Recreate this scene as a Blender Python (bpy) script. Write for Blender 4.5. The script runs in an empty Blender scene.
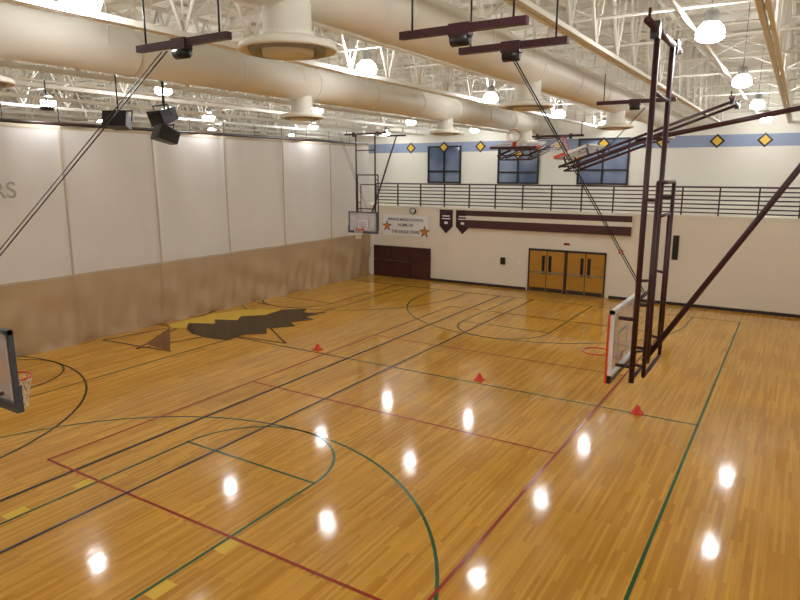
import bpy, bmesh, math, random
from mathutils import Vector, Matrix
random.seed(4)
C=bpy.context.scene.collection
pi=math.pi
# ------------------------------------------------------------------ materials
def lin(c): return tuple(((x/255)/12.92 if x/255<=.04045 else ((x/255+.055)/1.055)**2.4) for x in c)+(1,)
def mat(name,rgb,rough=.5,metal=0,noise=0,scale=4,bump=0,emit=0,coat=0,spec=.5):
    m=bpy.data.materials.new(name);m.use_nodes=True
    nt=m.node_tree;b=nt.nodes['Principled BSDF'];c=lin(rgb)
    b.inputs['Base Color'].default_value=c;b.inputs['Roughness'].default_value=rough;b.inputs['Metallic'].default_value=metal
    b.inputs['Coat Weight'].default_value=coat; b.inputs['Specular IOR Level'].default_value=spec
    if emit:
        b.inputs['Emission Color'].default_value=c;b.inputs['Emission Strength'].default_value=emit
    if noise or bump:
        tc=nt.nodes.new('ShaderNodeTexCoord');n=nt.nodes.new('ShaderNodeTexNoise');n.inputs['Scale'].default_value=scale;n.inputs['Detail'].default_value=4
        nt.links.new(tc.outputs['Object'],n.inputs['Vector'])
        if noise:
            mr=nt.nodes.new('ShaderNodeMapRange');mr.inputs['From Min'].default_value=.3;mr.inputs['From Max'].default_value=.7
            mr.inputs['To Min'].default_value=1-noise;mr.inputs['To Max'].default_value=1+noise*.4
            mx=nt.nodes.new('ShaderNodeVectorMath');mx.operation='SCALE';mx.inputs[0].default_value=c[:3]
            nt.links.new(n.outputs['Fac'],mr.inputs['Value']);nt.links.new(mr.outputs[0],mx.inputs['Scale']);nt.links.new(mx.outputs[0],b.inputs['Base Color'])
        if bump:
            bp=nt.nodes.new('ShaderNodeBump');bp.inputs['Strength'].default_value=bump;bp.inputs['Distance'].default_value=.02
            nt.links.new(n.outputs['Fac'],bp.inputs['Height']);nt.links.new(bp.outputs[0],b.inputs['Normal'])
    return m
def floor_mat():
    m=bpy.data.materials.new('maple_floor');m.use_nodes=True;nt=m.node_tree;N=nt.nodes;L=nt.links;b=N['Principled BSDF']
    tc=N.new('ShaderNodeTexCoord');mp=N.new('ShaderNodeMapping');mp.inputs['Rotation'].default_value=(0,0,pi/2)
    L.new(tc.outputs['Object'],mp.inputs['Vector'])
    br=N.new('ShaderNodeTexBrick');br.inputs['Scale'].default_value=1;br.inputs['Brick Width'].default_value=1.3;br.inputs['Row Height'].default_value=.06
    br.inputs['Mortar Size'].default_value=.0015;br.inputs['Mortar Smooth'].default_value=.6
    br.inputs['Color1'].default_value=lin((220,167,66));br.inputs['Color2'].default_value=lin((190,133,42));br.inputs['Mortar'].default_value=lin((168,114,36))
    br.offset=.43;br.offset_frequency=2
    L.new(mp.outputs[0],br.inputs['Vector'])
    n=N.new('ShaderNodeTexNoise');n.inputs['Scale'].default_value=.5;n.inputs['Detail'].default_value=3;L.new(tc.outputs['Object'],n.inputs['Vector'])
    mr=N.new('ShaderNodeMapRange');mr.inputs['From Min'].default_value=.3;mr.inputs['From Max'].default_value=.7;mr.inputs['To Min'].default_value=.9;mr.inputs['To Max'].default_value=1.06
    L.new(n.outputs['Fac'],mr.inputs['Value'])
    sc=N.new('ShaderNodeVectorMath');sc.operation='SCALE';L.new(br.outputs['Color'],sc.inputs[0]);L.new(mr.outputs[0],sc.inputs['Scale']);L.new(sc.outputs[0],b.inputs['Base Color'])
    mp2=N.new('ShaderNodeMapping');mp2.inputs['Scale'].default_value=(3.2,1.1,1);L.new(tc.outputs['Object'],mp2.inputs['Vector'])
    n2=N.new('ShaderNodeTexNoise');n2.inputs['Scale'].default_value=1.6;L.new(mp2.outputs[0],n2.inputs['Vector'])
    bp=N.new('ShaderNodeBump');bp.inputs['Strength'].default_value=.16;bp.inputs['Distance'].default_value=.01;L.new(n2.outputs['Fac'],bp.inputs['Height']);L.new(bp.outputs[0],b.inputs['Normal'])
    b.inputs['Roughness'].default_value=.09;b.inputs['Specular IOR Level'].default_value=.5
    return m
def deck_mat():
    m=mat('ceiling_deck',(226,224,214),.7);nt=m.node_tree;N=nt.nodes;L=nt.links;b=N['Principled BSDF']
    tc=N.new('ShaderNodeTexCoord');w=N.new('ShaderNodeTexWave');w.bands_direction='Y';w.inputs['Scale'].default_value=2.0
    L.new(tc.outputs['Object'],w.inputs['Vector']);bp=N.new('ShaderNodeBump');bp.inputs['Strength'].default_value=.8;bp.inputs['Distance'].default_value=.05
    L.new(w.outputs['Fac'],bp.inputs['Height']);L.new(bp.outputs[0],b.inputs['Normal']);return m
def glass_mat(name,col,alpha):
    m=bpy.data.materials.new(name);m.use_nodes=True;b=m.node_tree.nodes['Principled BSDF']
    b.inputs['Base Color'].default_value=lin(col);b.inputs['Alpha'].default_value=alpha;b.inputs['Roughness'].default_value=.08;return m
def window_mat():
    m=mat('window_glass',(90,104,128),.06);nt=m.node_tree;N=nt.nodes;L=nt.links;b=N['Principled BSDF']
    tc=N.new('ShaderNodeTexCoord');n=N.new('ShaderNodeTexNoise');n.inputs['Scale'].default_value=.7;n.inputs['Detail'].default_value=1
    r=N.new('ShaderNodeValToRGB');r.color_ramp.elements[0].position=.3;r.color_ramp.elements[0].color=lin((84,100,130));r.color_ramp.elements[1].position=.7;r.color_ramp.elements[1].color=lin((138,152,176))  # reflections and lit content of the panes painted into the colour as noise
    L.new(tc.outputs['Object'],n.inputs['Vector']);L.new(n.outputs['Fac'],r.inputs[0]);L.new(r.outputs[0],b.inputs['Base Color']);return m
def mesh_curtain_mat():
    m=mat('curtain_mesh',(242,240,238),.8,noise=.07,scale=.35);nt=m.node_tree;N=nt.nodes;L=nt.links
    b=N['Principled BSDF'];out=N['Material Output'];t=N.new('ShaderNodeBsdfTranslucent');t.inputs['Color'].default_value=lin((242,240,236))
    mx=N.new('ShaderNodeMixShader');mx.inputs[0].default_value=.35;L.new(b.outputs[0],mx.inputs[1]);L.new(t.outputs[0],mx.inputs[2]);L.new(mx.outputs[0],out.inputs['Surface']);return m
M=dict(
 floor=floor_mat(),deck=deck_mat(),wall=mat('wall_cream',(231,224,208),.7,noise=.03,scale=.6),
 upper=mat('wall_upper_white',(232,229,218),.75,noise=.03,scale=.6),
 stripe=mat('stripe_blue',(142,156,184),.6),yellow=mat('paint_yellow',(222,180,58),.4),black=mat('black_paint',(20,18,20),.35),
 steel=mat('truss_white',(240,238,228),.5),duct=mat('duct_cream',(228,223,210),.5,noise=.05,scale=1.5),
 maroon=mat('maroon_steel',(60,25,34),.4),brown=mat('maroon_brown',(72,36,34),.55,noise=.1,scale=3),
 tan=mat('curtain_vinyl_tan',(192,168,134),.6,noise=.04,scale=.5),mesh=mesh_curtain_mat(),
 seam=mat('seam_tan',(196,184,164),.7),base=mat('baseboard_brown',(40,26,24),.5),
 door=mat('door_golden_oak',(182,130,40),.4,noise=.12,scale=5),frame=mat('door_frame_dark',(50,34,30),.4),
 chrome=mat('satin_metal',(170,170,168),.3,metal=1),glassd=mat('glass_dark',(30,34,44),.08),glassw=window_mat(),
 bglass=glass_mat('backboard_glass',(215,212,220),.4),white=mat('white_paint',(235,235,232),.5),orange=mat('rim_orange',(210,66,24),.35),
 net=mat('net_white',(225,222,214),.8),grey=mat('frame_grey',(74,80,92),.4),
 globe=mat('lamp_globe',(252,252,252),.3,emit=80),lampcap=mat('lamp_ballast',(150,148,142),.45),
 lgreen=mat('line_green',(28,88,50),.16),lred=mat('line_red',(150,44,28),.16),lblack=mat('line_black',(26,20,22),.16),lblue=mat('line_blue',(38,42,70),.16),
 lyel=mat('line_yellow',(224,184,62),.16),ldark=mat('logo_dark_brown',(26,16,12),.2),lbrown=mat('logo_brown',(116,66,34),.16),
 cone=mat('cone_red',(222,52,30),.5),banner=mat('banner_white',(238,238,236),.6),text=mat('text_navy',(50,50,76),.6),
 faint=mat('curtain_print',(176,172,170),.8),pad=mat('wall_pad_maroon',(66,32,28),.45),penn=mat('pennant_maroon',(56,22,32),.7),gold=mat('star_gold',(214,132,40),.5))
# ------------------------------------------------------------------ mesh builder
class MB:
    def __init__(s,name,xf=None):
        s.name=name;s.bm=bmesh.new();s.slots=[];s.xf=xf or Matrix.Identity(4);s.smooth=False
    def mi(s,k):
        if k not in s.slots:s.slots.append(k)
        return s.slots.index(k)
    def geo(s,vs,fs,k,sm=False):
        i=s.mi(k);v=[s.bm.verts.new(s.xf@Vector(p)) for p in vs]
        for f in fs:
            try:
                q=s.bm.faces.new([v[a] for a in f]);q.material_index=i;q.smooth=sm
            except ValueError:pass
    def box(s,a,b,k):
        x0,y0,z0=a;x1,y1,z1=b
        s.geo([(x0,y0,z0),(x1,y0,z0),(x1,y1,z0),(x0,y1,z0),(x0,y0,z1),(x1,y0,z1),(x1,y1,z1),(x0,y1,z1)],
          [(0,3,2,1),(4,5,6,7),(0,1,5,4),(1,2,6,5),(2,3,7,6),(3,0,4,7)],k)
    def tube(s,p,q,r,k,n=8,r2=None,cap=True,sm=True):
        p=Vector(p);q=Vector(q);d=(q-p)
        if d.length<1e-6:return
        d.normalize();a=d.orthogonal().normalized()
        if abs(d.z)<.99: a=d.cross(Vector((0,0,1))).normalized()
        b=d.cross(a);r2=r if r2 is None else r2;off=pi/4 if n==4 else 0
        vs=[p+(a*math.cos(off+2*pi*i/n)+b*math.sin(off+2*pi*i/n))*r for i in range(n)]+[q+(a*math.cos(off+2*pi*i/n)+b*math.sin(off+2*pi*i/n))*r2 for i in range(n)]
        fs=[(i,(i+1)%n,n+(i+1)%n,n+i) for i in range(n)]
        if cap:fs+=[tuple(range(n-1,-1,-1)),tuple(range(n,2*n))]
        s.geo(vs,fs,k,sm and n>4)
    def lathe(s,c,prof,k,n=24,sm=True):
        vs=[];fs=[]
        for r,z in prof:
            for i in range(n):vs.append((c[0]+r*math.cos(2*pi*i/n),c[1]+r*math.sin(2*pi*i/n),c[2]+z))
        for j in range(len(prof)-1):
            for i in range(n):
                fs.append((j*n+i,j*n+(i+1)%n,(j+1)*n+(i+1)%n,(j+1)*n+i))
        s.geo(vs,fs,k,sm)
    def torus(s,c,R,r,k,n=32,m=8):
        vs=[];fs=[]
        for i in range(n):
            a=2*pi*i/n
            for j in range(m):
                b=2*pi*j/m;vs.append((c[0]+(R+r*math.cos(b))*math.cos(a),c[1]+(R+r*math.cos(b))*math.sin(a),c[2]+r*math.sin(b)))
        for i in range(n):
            for j in range(m):fs.append((i*m+j,((i+1)%n)*m+j,((i+1)%n)*m+(j+1)%m,i*m+(j+1)%m))
        s.geo(vs,fs,k,True)
    def poly(s,pts,z,k):
        s.geo([(x,y,z) for x,y in pts],[tuple(range(len(pts)))],k)
    def done(s):
        bmesh.ops.recalc_face_normals(s.bm,faces=s.bm.faces[:])
        me=bpy.data.meshes.new(s.name);s.bm.to_mesh(me);s.bm.free()
        for k in s.slots:me.materials.append(M[k])
        o=bpy.data.objects.new(s.name,me);C.objects.link(o);return o
def box(name,a,b,k):
    m=MB(name);m.box(a,b,k);return m.done()
# ------------------------------------------------------------------ room shell
X0,X1,Y0,Y1,YU,ZT=-36,6,-2.5,30.7,33.6,10.2
DZ=4.1
box('floor',(X0,Y0,-.2),(X1,Y1,0),'floor')
box('ceiling',(X0,Y0,ZT),(X1,YU+.2,ZT+.2),'deck')
box('wall_left',(X0-.2,Y0-.2,0),(X0,YU+.2,ZT),'wall')
box('wall_right',(X1,Y0-.2,0),(X1+.2,YU+.2,ZT),'wall')
box('wall_near',(X0,Y0-.2,0),(X1,Y0,ZT),'wall')
m=MB('wall_far_lower');m.box((X0,Y1,0),(X1,Y1+.2,DZ),'wall');m.box((X0,Y1+.2,DZ-.3),(X1,YU,DZ),'wall');m.done()
m=MB('wall_far_upper');m.box((X0,YU,DZ-.3),(X1,YU+.2,ZT),'upper')
m.box((X0,YU-.012,7.15),(X1,YU,7.7),'stripe');m.done()
box('baseboard_far',(-21,Y1-.02,0),(-11.5,Y1,.14),'base');box('baseboard_far.001',(-7.3,Y1-.02,0),(X1,Y1,.14),'base')
box('trim_1',(X0,Y1-.04,DZ-.12),(X1,Y1,DZ+.02),'wall')
# projecting striped soffit above doors
m=MB('trim_2');m.box((-14.9,Y1-.22,3.08),(-6.4,Y1-.0,DZ-.02),'wall')
m.box((-14.9,Y1-.235,3.08),(-6.4,Y1-.22,3.5),'brown');m.box((-14.9,Y1-.235,3.72),(-6.4,Y1-.22,4.0),'brown')
m.done()
# windows
for i,(a,b,z0,z1) in enumerate([(-19.0,-16.8,5.35,7.5),(-14.5,-12.1,5.35,7.3),(-10.0,-7.4,5.35,7.7)]):
    m=MB('window_%d'%(i+1));m.box((a,YU-.02,z0),(b,YU-.014,z1),'glassw')
    t=.09
    for x in (a,a+(b-a)*.5-t/2,b-t):m.box((x,YU-.09,z0),(x+t,YU-.005,z1),'black')
    for z in (z0,z0+(z1-z0)*.30,z1-t):m.box((a,YU-.085,z),(b,YU-.005,z+t),'black')
    m.done()
# diamonds
for x in (-20.2,-15.6,-11.1,-5.9,-3.5,-1.55,.6,-17.9,-13.3,-8.7):
    m=MB('wall_diamond_plaque')
    d=YU-.03 if x not in(-17.9,-13.3,-8.7) else YU-.11
    z=7.42 if x not in(-13.3,) else 7.0
    for r,k,y in((.33,'black',d),(.22,'yellow',d-.012)):
        m.geo([(x-r,y,z),(x,y,z-r),(x+r,y,z),(x,y,z+r),(x-r,y+.02,z),(x,y+.02,z-r),(x+r,y+.02,z),(x,y+.02,z+r)],[(0,1,2,3),(0,4,5,1),(1,5,6,2),(2,6,7,3),(3,7,4,0)],k)
    m.done()
# balcony railing
m=MB('balcony_railing')
for i in range(7):
    z=DZ+.14+i*.185;m.tube((-20.9,Y1+.12,z),(X1,Y1+.12,z),.042 if i==6 else .032,'maroon',6)
x=-20.9
while x<X1:
    m.box((x-.03,Y1+.09,DZ),(x+.03,Y1+.15,DZ+1.27),'maroon');x+=1.5
m.done()
# doors
def door(name,a,b):
    m=MB(name);y=Y1-.004;h=2.1
    m.box((a,y-.06,0),(a+.07,y,h+.08),'frame');m.box((b-.07,y-.06,0),(b,y,h+.08),'frame');m.box((a,y-.06,h),(b,y,h+.1),'frame')
    c=(a+b)/2
    for s,(l,r) in enumerate(((a+.08,c-.01),(c+.01,b-.08))):
        m.box((l,y-.045,.02),(r,y,h-.01),'door')
        wx=(r-.22,r-.10) if s==0 else (l+.10,l+.22)
        m.box((wx[0],y-.052,.95),(wx[1],y-.04,1.85),'glassd')
        for e in((wx[0]-.02,.93,wx[0],1.87),(wx[1],.93,wx[1]+.02,1.87),(wx[0],1.85,wx[1],1.87),(wx[0],.93,wx[1],.95)):
            m.box((e[0],y-.056,e[1]),(e[2],y-.04,e[3]),'frame')
        m.box((l+.08,y-.10,.98),(r-.08,y-.06,1.05),'chrome');m.box((l+.08,y-.1,.97),(l+.14,y-.045,1.07),'chrome');m.box((r-.14,y-.1,.97),(r-.08,y-.045,1.07),'chrome')
        m.box((l+.03,y-.05,.03),(r-.03,y-.04,.22),'frame')
    m.box((c-.02,y-.05,0),(c+.02,y-.03,h),'frame')
    return m.done()
door('door_1',-11.4,-9.455);door('door_2',-9.45,-7.5)
# wall pads
m=MB('wall_padding')
for i in range(3):
    a=-20.95+i*1.28
    for (z0,z1) in((.0,.95),(.98,1.8)):
        m.box((a,Y1-.10,z0),(a+1.25,Y1-.022,z1),'pad')
m.done()
# banner
def text(name,body,loc,size,k,rot,align='CENTER',parent=None):
    cu=bpy.data.curves.new(name,'FONT');cu.body=body;cu.size=size;cu.align_x=align;cu.extrude=.002;cu.offset=.004;cu.materials.append(M[k])
    o=bpy.data.objects.new(name,cu);o.location=loc;o.rotation_euler=rot;C.objects.link(o)
    if parent:o.parent=parent
    return o
def star(m,cx,cz,r,y,k):
    pts=[(cx+(r if i%2==0 else r*.42)*math.sin(pi*i/5),y,cz+(r if i%2==0 else r*.42)*math.cos(pi*i/5)) for i in range(10)]
    pts2=[(p[0],y+.01,p[2]) for p in pts]
    m.geo(pts+pts2+[(cx,y-.01,cz)],[(i,(i+1)%10,20) for i in range(10)]+[(i,(i+1)%10,10+(i+1)%10,10+i) for i in range(10)],k)
m=MB('school_banner');m.box((-20.3,Y1-.03,2.42),(-17.3,Y1-.003,3.6),'banner');star(m,-20.05,2.95,.34,Y1-.04,'black');star(m,-20.05,2.95,.25,Y1-.055,'gold')
star(m,-17.55,2.7,.36,Y1-.04,'black');star(m,-17.55,2.7,.27,Y1-.055,'gold')
bn=m.done()
for s,z,sz in(('SPRINGS MIDDLE SCHOOL',3.28,.20),('HOME OF',2.96,.23),('THE EAGLE STARS',2.58,.23)):
    text('banner_text',s,(-18.8,Y1-.035,z),sz,'text',(pi/2,0,0),parent=bn)
# pennants
for a in(-16.6,-15.6):
    m=MB('pennant');b=a+.8;y=Y1-.03
    m.geo([(a,y,4.0),(b,y,4.0),(b,y,3.1),((a+b)/2,y,2.7),(a,y,3.1),(a,y+.02,4.0),(b,y+.02,4.0),(b,y+.02,3.1),((a+b)/2,y+.02,2.7),(a,y+.02,3.1)],[(0,1,2,3,4),(5,6,7,8,9),(0,1,6,5),(1,2,7,6),(2,3,8,7),(3,4,9,8),(4,0,5,9)],'penn')
    m.tube((a-.03,y,4.0),(b+.03,y,4.0),.02,'chrome')
    m.box((a+.18,y-.004,3.62),(b-.18,y,3.68),'banner');m.box((a+.14,y-.004,3.48),(b-.14,y,3.53),'banner');m.box((a+.3,y-.004,3.22),(b-.3,y,3.34),'banner')
    m.done()
# clock
m=MB('wall_clock',Matrix.Translation((-18.3,Y1-.06,3.85))@Matrix.Rotation(pi/2,4,'X'))
m.lathe((0,0,0),[(0,0.03),(.15,.03),(.15,.04),(.18,.04),(.18,-.055),(0,-.055)],'black',24);m.lathe((0,0,.032),[(0,.002),(.15,.002),(.15,0)],'white',24)
m.box((-.008,0,.035),(.008,.11,.042),'black');m.box((0,-.008,.035),(.07,.008,.042),'black');m.done()
# small wall boxes
m=MB('wall_phone_box');m.box((-12.92,Y1-.1,1.25),(-12.68,Y1,1.62),'frame');m.box((-12.88,Y1-.11,1.3),(-12.72,Y1-.1,1.55),'black');m.done()
m=MB('wall_speaker_panel');m.box((-4.6,Y1-.09,2.1),(-4.35,Y1,3.2),'black');m.box((-4.57,Y1-.1,2.15),(-4.38,Y1-.09,3.15),'black');m.done()
m=MB('light_switch_plate');m.box((-12.0,Y1-.015,1.3),(-11.85,Y1,1.5),'white');m.box((-11.94,Y1-.03,1.38),(-11.91,Y1-.015,1.42),'white');m.done()
m=MB('exit_sign');m.box((-9.65,Y1-.06,2.4),(-9.25,Y1,2.62),'white');m.box((-9.6,Y1-.066,2.45),(-9.3,Y1-.06,2.57),'lred');m.done()
m=MB('fire_alarm');m.box((-6.95,Y1-.06,2.2),(-6.75,Y1,2.4),'cone');m.box((-6.9,Y1-.07,2.24),(-6.8,Y1-.06,2.36),'white');m.done()
# ------------------------------------------------------------------ court lines
W=.06
def seg(m,p,q,z,k,w=W):
    p=Vector(p);q=Vector(q);d=(q-p).normalized();n=Vector((-d.y,d.x))*w/2;e=d*w/2
    m.poly([tuple(p-n-e),tuple(q-n+e),tuple(q+n+e),tuple(p+n-e)],z,k)
def arc(m,c,r,a0,a1,z,k,w=W,n=56):
    a0=math.radians(a0);a1=math.radians(a1)
    for i in range(n):
        u=a0+(a1-a0)*i/n;v=a0+(a1-a0)*(i+1)/n
        m.poly([(c[0]+(r-w/2)*math.cos(u),c[1]+(r-w/2)*math.sin(u)),(c[0]+(r+w/2)*math.cos(u),c[1]+(r+w/2)*math.sin(u)),
                (c[0]+(r+w/2)*math.cos(v),c[1]+(r+w/2)*math.sin(v)),(c[0]+(r-w/2)*math.cos(v),c[1]+(r-w/2)*math.sin(v))],z,k)
def rect(m,x0,x1,y0,y1,z,k,w=W):
    seg(m,(x0,y0),(x1,y0),z,k,w);seg(m,(x1,y0),(x1,y1),z,k,w);seg(m,(x1,y1),(x0,y1),z,k,w);seg(m,(x0,y1),(x0,y0),z,k,w)
YB,YF=3.0,28.5
def court(name,cx,hw,z,k,blocks=False,wl=W):
    m=MB(name);rect(m,cx-hw,cx+hw,YB,YF,z,k,wl)
    for s,yb in((1,YB),(-1,YF)):
        hy=yb+s*1.58;ft=yb+s*5.79
        for x in(cx-1.84,cx+1.84):seg(m,(x,yb),(x,ft),z+.0004,k)
        seg(m,(cx-1.84,ft),(cx+1.84,ft),z+.0004,k)
        arc(m,(cx,ft),1.84,0,180*s,z,k);arc(m,(cx,hy),6.05,0,180*s,z,k)
        for x in(cx-6.05,cx+6.05):seg(m,(x,yb),(x,hy),z,k)
        if blocks:
            for y in(2.1,3.4):
                for x in(cx-2.0,cx+2.0):m.poly([(x-.12,yb+s*y-.2),(x+.12,yb+s*y-.2),(x+.12,yb+s*y+.2),(x-.12,yb+s*y+.2)],z,'lyel')
    return m
m=court('court_lines_green',-9.32,7.83,.004,'lgreen',True);seg(m,(-17.15,15.95),(-1.49,15.95),.004,'lgreen');m.done()
m=court('court_lines_black',-19.75,7.75,.006,'lblack',False,.09);seg(m,(-27.5,15.95),(-12,15.95),.006,'lblack');m.done()
m=MB('court_lines_red');rect(m,-12.95,-3.87,6.6,25.0,.008,'lred');seg(m,(-12.95,12.6),(-3.87,12.6),.008,'lred');seg(m,(-12.95,18.9),(-3.87,18.9),.008,'lred');seg(m,(-3.87,0),(-3.87,6.6),.008,'lred');m.done()
m=MB('court_lines_blue');seg(m,(-10.27,0),(-10.27,28.5),.010,'lblue',.065);m.done()
# eagle star logo painted on the floor
m=MB('floor_logo_eagle')
cx,cy=-19.2,17.3
tips=[(cx+(4.3 if i%2==0 else 1.8)*math.sin(.55+pi*i/5),cy+(4.3 if i%2==0 else 1.8)*math.cos(.55+pi*i/5)) for i in range(10)]
for i in range(10):
    if tips[i][0]>-21.1 or tips[(i+1)%10][0]>-21.1:seg(m,tips[i],tips[(i+1)%10],.011,'lbrown',.09)
m.poly([(-20.9,15.9),(-20.3,15.6),(-19.4,15.9),(-18.3,16.2),(-17.6,16.6),(-18.0,17.6),(-18.3,18.8),(-18.4,20.2),(-19.2,20.3),(-20.3,19.6),(-20.9,18.2)],.0120,'lyel')
m.poly([(-19.8,15.9),(-18.9,15.4),(-17.9,15.3),(-17.0,15.5),(-17.2,16.3),(-16.5,16.9),(-17.1,17.5),(-16.4,18.4),(-17.0,18.8),(-16.5,19.7),(-17.2,19.9),(-17.0,20.6),(-17.8,20.5),(-18.1,21.1),(-18.9,20.4),(-18.8,19.2),(-19.5,18.5),(-19.1,17.9),(-20.0,17.5),(-19.4,17.0),(-20.4,16.5)],.0135,'ldark')
m.poly([(-19.2,13.6),(-17.6,13.4),(-20.4,15.6)],.0125,'lbrown')
seg(m,(-20.9,13.1),(-17.6,13.4),.0122,'lbrown',.08);seg(m,(-20.9,13.1),(-20.4,15.6),.0122,'lbrown',.08)
m.done()
# ------------------------------------------------------------------ divider curtain
def curtain():
    bm=bmesh.new();ny=420;ya,yb=-2.3,30.55;zs=[i*2.45/14 for i in range(15)]+[2.45+(7.5-2.45)*i/16 for i in range(1,17)]
    def px(y,z):
        u=(y-1.5)/3.63;fr=u-math.floor(u);pinch=math.exp(-((min(fr,1-fr))/.03)**2)
        a=.04*math.sin(y*1.73+.4)+.03*math.sin(y*3.9+z*.6)+.05*pinch
        if z<2.45:
            t=(2.45-z)/2.45
            a+=t*(.06*math.sin(y*5.3+z*1.1)+.04*math.sin(y*9.1-z*2.3+1.3*math.sin(y)))+.08*math.sin(z*5+2*math.sin(y*.9))*t*(1-t)
            a+=.05*math.sin(y*2.1+z*4.2)*t*(1-t)*4*.6
            if z<.15:a+=.06*math.sin(y*2.3)
        return -21.25+a
    g=[]
    for z in zs:g.append([bm.verts.new((px(ya+(yb-ya)*i/ny,z),ya+(yb-ya)*i/ny,max(z,.014))) for i in range(ny+1)])
    for j in range(len(zs)-1):
        for i in range(ny):
            f=bm.faces.new((g[j][i],g[j][i+1],g[j+1][i+1],g[j+1][i]));f.smooth=True;f.material_index=0 if zs[j+1]<=2.46 else 1
    me=bpy.data.meshes.new('divider_curtain');bm.to_mesh(me);bm.free();me.materials.append(M['tan']);me.materials.append(M['mesh'])
    o=bpy.data.objects.new('divider_curtain',me);C.objects.link(o)
    s=MB('curtain_seams')
    k=0
    while True:
        y=1.5+3.63*k;k+=1
        if y>30.3:break
        for j in range(len(zs)-1):
            z0,z1=zs[j],zs[j+1];a=px(y,z0)+.012;b=px(y,z1)+.012
            s.geo([(a,y-.04,z0+.014 if j==0 else z0),(a,y+.04,z0+.014 if j==0 else z0),(b,y+.04,z1),(b,y-.04,z1)],[(0,1,2,3)],'seam' if z0>2.4 else 'tan')
    for i in range(ny):
        y0=ya+(yb-ya)*i/ny;y1=ya+(yb-ya)*(i+1)/ny
        for zc,h in((2.45,.035),(7.46,.06)):
            a=px(y0,zc)+.012;b=px(y1,zc)+.012;s.geo([(a,y0,zc-h),(b,y1,zc-h),(b,y1,zc+h),(a,y0,zc+h)],[(0,1,2,3)],'seam')
    so=s.done();so.parent=o
    text('curtain_text','STARS',(-21.06,10.75,5.2),.72,'faint',(pi/2,0,pi/2),'RIGHT',o)
    s=MB('curtain_track');s.tube((-21.25,ya,7.58),(-21.25,yb,7.58),.06,'frame',8)
    y=ya+.3
    while y<yb:
        s.tube((-21.25,y,7.58),(-21.25,y,8.1),.012,'black',5);y+=1.81
    s.done().parent=o
curtain()
# ------------------------------------------------------------------ roof trusses
ZB,ZTC=8.12,10.0
def truss(x):
    m=MB('roof_truss');ya,yb=Y0+.05,YU-.05;w=.05
    for z in(ZB,ZTC):
        for s in(-1,1):m.box((x+s*.02-(.07 if s<0 else 0),ya,z-.015),(x+s*.02+(.07 if s>0 else 0),yb,z+.0),'steel');m.box((x+s*.03-.008,ya,z-.0),(x+s*.03+.008,yb,z+(.09 if z==ZB else -.09)),'steel')
    n=24;st=(yb-ya)/n
    for i in range(n):
        y=ya+i*st
        m.tube((x,y,ZTC-.03),(x,y+st/2,ZB+.04),.032,'steel',6);m.tube((x,y+st/2,ZB+.04),(x,y+st,ZTC-.03),.032,'steel',6)
        m.tube((x,y+st/2,ZB+.04),(x,y+st/2,ZTC-.03),.018,'steel',4)
    m.done()
tx=[4.71-2.675*i for i in range(15)]
for x in tx:truss(x)
# cross bridging and purlins along X
m=MB('roof_bridging')
y=1.0
while y<YU:
    m.tube((X0+.02,y,ZB+.5),(X1-.02,y,ZB+.5),.028,'steel',6);m.tube((X0+.02,y,ZTC-.12),(X1-.02,y,ZTC-.12),.028,'steel',6)
    for a,b in zip(tx[:-1],tx[1:]):
        m.tube((a,y,ZB+.5),(b,y,ZTC-.1),.018,'steel',5);m.tube((b,y,ZB+.5),(a,y,ZTC-.1),.018,'steel',5)
    y+=2.7
y=0
while y<YU:
    m.box((X0+.02,y-.03,ZTC+.01),(X1-.02,y+.03,ZT),'steel');y+=1.35
m.done()
m=MB('sprinkler_pipe')
for x in(-7.4,-12.9,-18.3,-1.9):
    m.tube((x,Y0+.05,8.5),(x,YU-.05,8.5),.04,'steel',8)
m.done()
# ------------------------------------------------------------------ ducts
for x,ys in((-4.65,(5.25,12.1,19.0,26)),(-10.0,(4.7,11.7,18.8,26))):
    m=MB('air_duct');R=.38;zc=8.0
    m.tube((x,Y0+.02,zc),(x,29.5,zc),R,'duct',28)
    y=0
    while y<29.5:
        m.tube((x,y-.025,zc),(x,y+.025,zc),R+.014,'duct',28);y+=2.4
        m.tube((x-R,y-.6,zc),(x-R,y-.6,ZT-.01),.012,'steel',5,cap=False);m.tube((x+R,y-.6,zc),(x+R,y-.6,ZT-.01),.012,'steel',5,cap=False)
    for yy in ys:
        c=(x,yy,0)
        m.lathe(c,[(.25,7.75),(.25,7.42),(.28,7.40),(.28,7.34),(.24,7.34)],'duct',28)
        m.lathe(c,[(.26,7.36),(.49,7.30),(.51,7.24),(.49,7.22),(.41,7.26),(.26,7.31)],'duct',32)
        m.lathe(c,[(.40,7.25),(.39,7.20),(.33,7.22),(.28,7.27)],'lampcap',32);m.lathe(c,[(.27,7.24),(.26,7.18),(.18,7.20),(0,7.22)],'duct',32)
    m.done()
# ------------------------------------------------------------------ lamps
for x in(-1.5,-8.3,-15.1,-20.75,-28,4.6):
    for y in(-.8,5.3,11.9,18.5,25.1,31.7):
        m=MB('high_bay_lamp');c=(x,y,8.2)
        m.tube((x,y,8.5),(x,y,ZT-.005),.012,'lampcap',6)
        m.lathe(c,[(0,.36),(.09,.36),(.11,.32),(.11,.2),(.13,.17),(0,.17)],'lampcap',16)
        m.lathe(c,[(.12,.17),(.19,.10),(.225,.0),(.215,-.07),(.14,-.12),(0,-.135)],'globe',12)
        m.torus((x,y,8.16),.23,.012,'lampcap',24,6)
        m.done()
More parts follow.
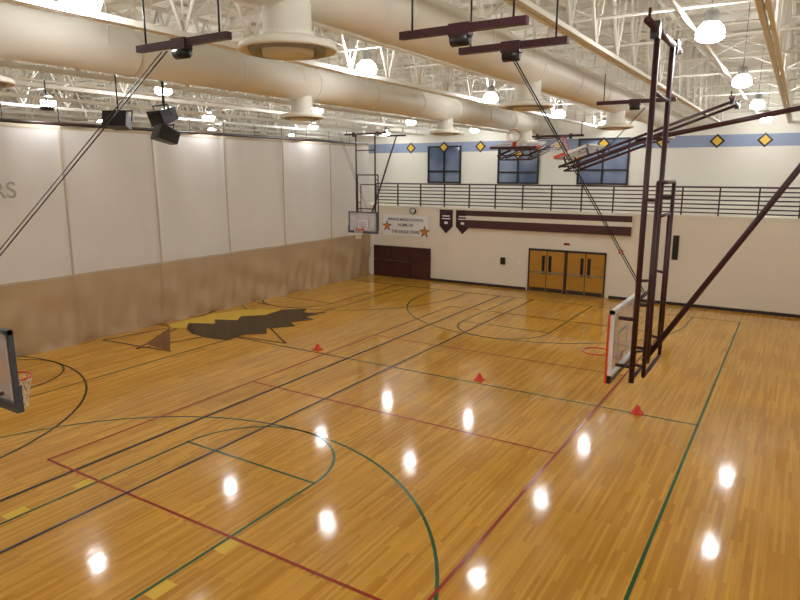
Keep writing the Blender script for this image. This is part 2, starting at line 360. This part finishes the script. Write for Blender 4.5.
# ------------------------------------------------------------------ basketball baskets
def basket(cx,cy,head,fold=0,steel='maroon',brace=True,cable=(2.1,0,7.9),bframe='white',net=True,pz=7.9):
    base=Matrix.Translation((cx,cy,0))@Matrix.Rotation(math.radians(head),4,'Z')
    piv=Vector((-.3,0,pz))
    mv=base@Matrix.Translation(piv)@Matrix.Rotation(math.radians(-fold),4,'Y')@Matrix.Translation(-piv)
    m=MB('basketball_hoop',mv)
    m.box((-.02,-.88,2.94),(.0,.88,3.94),'bglass')
    for a,b in(((-.05,-.915,2.88),(.02,.915,2.95)),((-.05,-.915,3.9),(.02,.915,3.96)),((-.05,-.915,2.88),(.02,-.86,3.96)),((-.05,.86,2.88),(.02,.915,3.96))):m.box(a,b,bframe)
    for a,b in(((.0,-.305,3.05),(.006,.305,3.1)),((.0,-.305,3.47),(.006,.305,3.52)),((.0,-.305,3.05),(.006,-.255,3.52)),((.0,.255,3.05),(.006,.305,3.52))):m.box(a,b,'white')
    m.box((-.06,-.93,2.83),(.03,.93,2.90),'maroon' if bframe=='white' else 'grey')
    for s in(-1,1):m.box((-.06 if net else .0,s*.93-.015,2.83),(.03,s*.93+.015,3.9 if not net else 3.2),'orange' if bframe=='white' else 'grey')
    m.torus((.40,0,3.05),.228,.013,'orange',36,8)
    m.box((.0,-.09,2.97),(.012,.09,3.12),'orange');m.box((.01,-.07,3.03),(.19,.07,3.045),'orange')
    m.tube((.01,-.06,2.98),(.2,-.1,3.04),.01,'orange');m.tube((.01,.06,2.98),(.2,.1,3.04),.01,'orange')
    n=12;rings=[(.225,3.03),(.205,2.93),(.175,2.83),(.15,2.73),(.135,2.63),(.14,2.58)]
    if net:
      for j in range(len(rings)-1):
        for i in range(n):
            r0,z0=rings[j];r1,z1=rings[j+1];a=2*pi*(i+.5*(j%2))/n
            for s in(-.5,.5):
                b=a+2*pi*s/n
                m.tube((.40+r0*math.cos(a),r0*math.sin(a),z0),(.40+r1*math.cos(b),r1*math.sin(b),z1),.006,'net',4,cap=False)
    for s in(-.6,.6):
        m.tube((-.3,s,2.8),(-.3,s,pz),.042,steel,10)
        m.tube((-.3,s,3.05),(-.05,s,3.05),.03,steel);m.tube((-.3,s,3.8),(-.05,s,3.8),.03,steel)
        m.tube((-.48,s*1.1,2.95),(-.48,s*1.1,5.85),.032,steel);m.tube((-.48,s*.75,3.2),(-.48,s*.75,5.35),.026,steel)
        m.tube((-.3,s,3.1),(-.48,s*1.1,3.1),.025,steel);m.tube((-.3,s,5.6),(-.48,s*1.1,5.6),.025,steel)
        m.tube((-.3,s,4.4),(-.48,s*.75,4.4),.022,steel);m.tube((-.3,s,3.3),(-.48,s*.75,3.3),.022,steel)
    m.tube((-.48,-.66,5.85),(-.48,.66,5.85),.032,steel);m.tube((-.48,-.66,2.95),(-.48,.66,2.95),.03,steel)
    m.tube((-.48,-.45,5.35),(-.48,.45,5.35),.026,steel)
    for z in(2.85,4.1,7.1):m.tube((-.3,-.6,z),(-.3,.6,z),.028,steel)
    m.xf=base
    m.tube((-.3,-1.3,pz+.03),(-.3,1.3,pz+.03),.05,steel,10)
    for s in(-.75,.75):
        m.box((-.36,s-.05,pz-.1),(-.24,s+.05,pz+.12),'black');m.tube((-.3,s*1.6,pz),(-.3,s*1.6,8.1),.02,steel)
    att=mv@Vector((-.35,0,3.0)) if fold==0 else mv@Vector((-.35,0,pz-2.7))
    att=base.inverted()@att
    if brace:
        m.tube(att,(-3.3,0,pz+.05),.045,steel,10);m.tube((-3.3,-.6,pz+.08),(-3.3,.6,pz+.08),.045,steel,8)
        if fold:
            for s in(-.5,.5):m.tube((att.x,s,att.z),(-3.3,s,pz+.05),.03,steel,8)
    if cable:
        a=base.inverted()@(mv@Vector((-.3,0,4.1)))
        m.tube(a,cable,.009,'black',5);m.tube((a.x,a.y+.12,a.z),(cable[0],cable[1]+.1,cable[2]),.007,'black',5)
    return m.done()
basket(-2.2,10.4,180,net=False,cable=(.95,2.8,7.42))
basket(-2.1,20.7,180,fold=70)
basket(-9.5,4.1,90,bframe='grey',cable=(1.2,-2.9,7.42),pz=7.5)
basket(-19.3,27.2,-90,cable=(2.0,0,7.9),bframe='grey')
basket(-9.3,27.2,-90,fold=79,pz=7.5,brace=False,cable=None)
def beam(a,b,z,y):
    m=MB('hoist_beam');m.box((a,y-.04,z-.04),(b,y+.04,z+.04),'maroon')
    for x in(a+.15,b-.15):m.tube((x,y,z),(x,y,ZB),.012,'black',6)
    c=(a+b)/2;m.tube((c-.1,y,z-.11),(c+.1,y,z-.11),.07,'black',14);m.box((c-.12,y-.06,z-.08),(c+.12,y+.06,z+.05),'maroon');m.done()
beam(-7.2,-5.6,7.5,5.35);beam(-4.0,-2.5,7.5,6.42);beam(-3.85,-2.45,7.5,7.6);beam(-4.05,-2.4,7.5,14.8)
# ------------------------------------------------------------------ speakers
for (x,y,z,rz,rx) in((-11.55,8.0,6.98,.5,-.25),(-10.95,8.6,7.1,-.1,.35),(-10.85,8.55,6.72,-.3,-.35)):
    m=MB('loudspeaker',Matrix.Translation((x,y,z))@Matrix.Rotation(rz,4,'Z')@Matrix.Rotation(rx,4,'X'))
    a,b,h=.24,.2,.15
    m.geo([(-a,-b,-h),(a,-b,-h),(a*.7,b,-h*.8),(-a*.7,b,-h*.8),(-a,-b,h),(a,-b,h),(a*.7,b,h*.8),(-a*.7,b,h*.8)],[(0,3,2,1),(4,5,6,7),(0,1,5,4),(1,2,6,5),(2,3,7,6),(3,0,4,7)],'black')
    m.box((-a+.03,-b-.012,-h+.03),(a-.03,-b,h-.03),'black')
    m.tube((-a-.02,0,0),(-a-.02,0,h+.06),.012,'black');m.tube((a+.02,0,0),(a+.02,0,h+.06),.012,'black');m.tube((-a-.02,0,h+.06),(a+.02,0,h+.06),.014,'black')
    m.xf=Matrix.Identity(4);m.tube((x,y,z+.2),(x,y,ZB+.1),.014,'black');m.done()
m=MB('wireless_access_point',Matrix.Translation((-15.6,8.9,7.5)));m.lathe((0,0,0),[(0,-.05),(.14,-.04),(.16,0),(.12,.04),(0,.05)],'black',20);m.tube((0,0,.04),(0,0,.65),.015,'black');m.done()
# ------------------------------------------------------------------ cones
for x,y in((-13.5,16.25),(-7.4,16.25),(-2.9,16.0)):
    m=MB('marker_cone');m.lathe((x,y,.012),[(.14,0),(.14,.015),(.11,.02),(.08,.09),(.045,.17),(.03,.20),(0,.20)],'cone',20);m.box((x-.14,y-.14,.012),(x+.14,y+.14,.025),'cone');m.done()
# ------------------------------------------------------------------ world + camera
w=bpy.data.worlds.new('world');bpy.context.scene.world=w;w.use_nodes=True;w.node_tree.nodes['Background'].inputs[0].default_value=(.5,.55,.6,1);w.node_tree.nodes['Background'].inputs[1].default_value=.3
f=630;p=math.atan(128/630);yw=math.radians(32)
F=Vector((-math.sin(yw)*math.cos(p),math.cos(yw)*math.cos(p),-math.sin(p)));R=Vector((math.cos(yw),math.sin(yw),0));U=R.cross(F)
cam=bpy.data.cameras.new('camera');cam.sensor_width=36;cam.lens=36*f/800;cam.clip_end=200;cam.clip_start=.05
o=bpy.data.objects.new('camera',cam);C.objects.link(o)
mt=Matrix((R,U,-F)).transposed().to_4x4();mt.translation=(0,0,6);o.matrix_world=mt
bpy.context.scene.camera=o
bpy.context.scene.view_settings.view_transform='Standard'
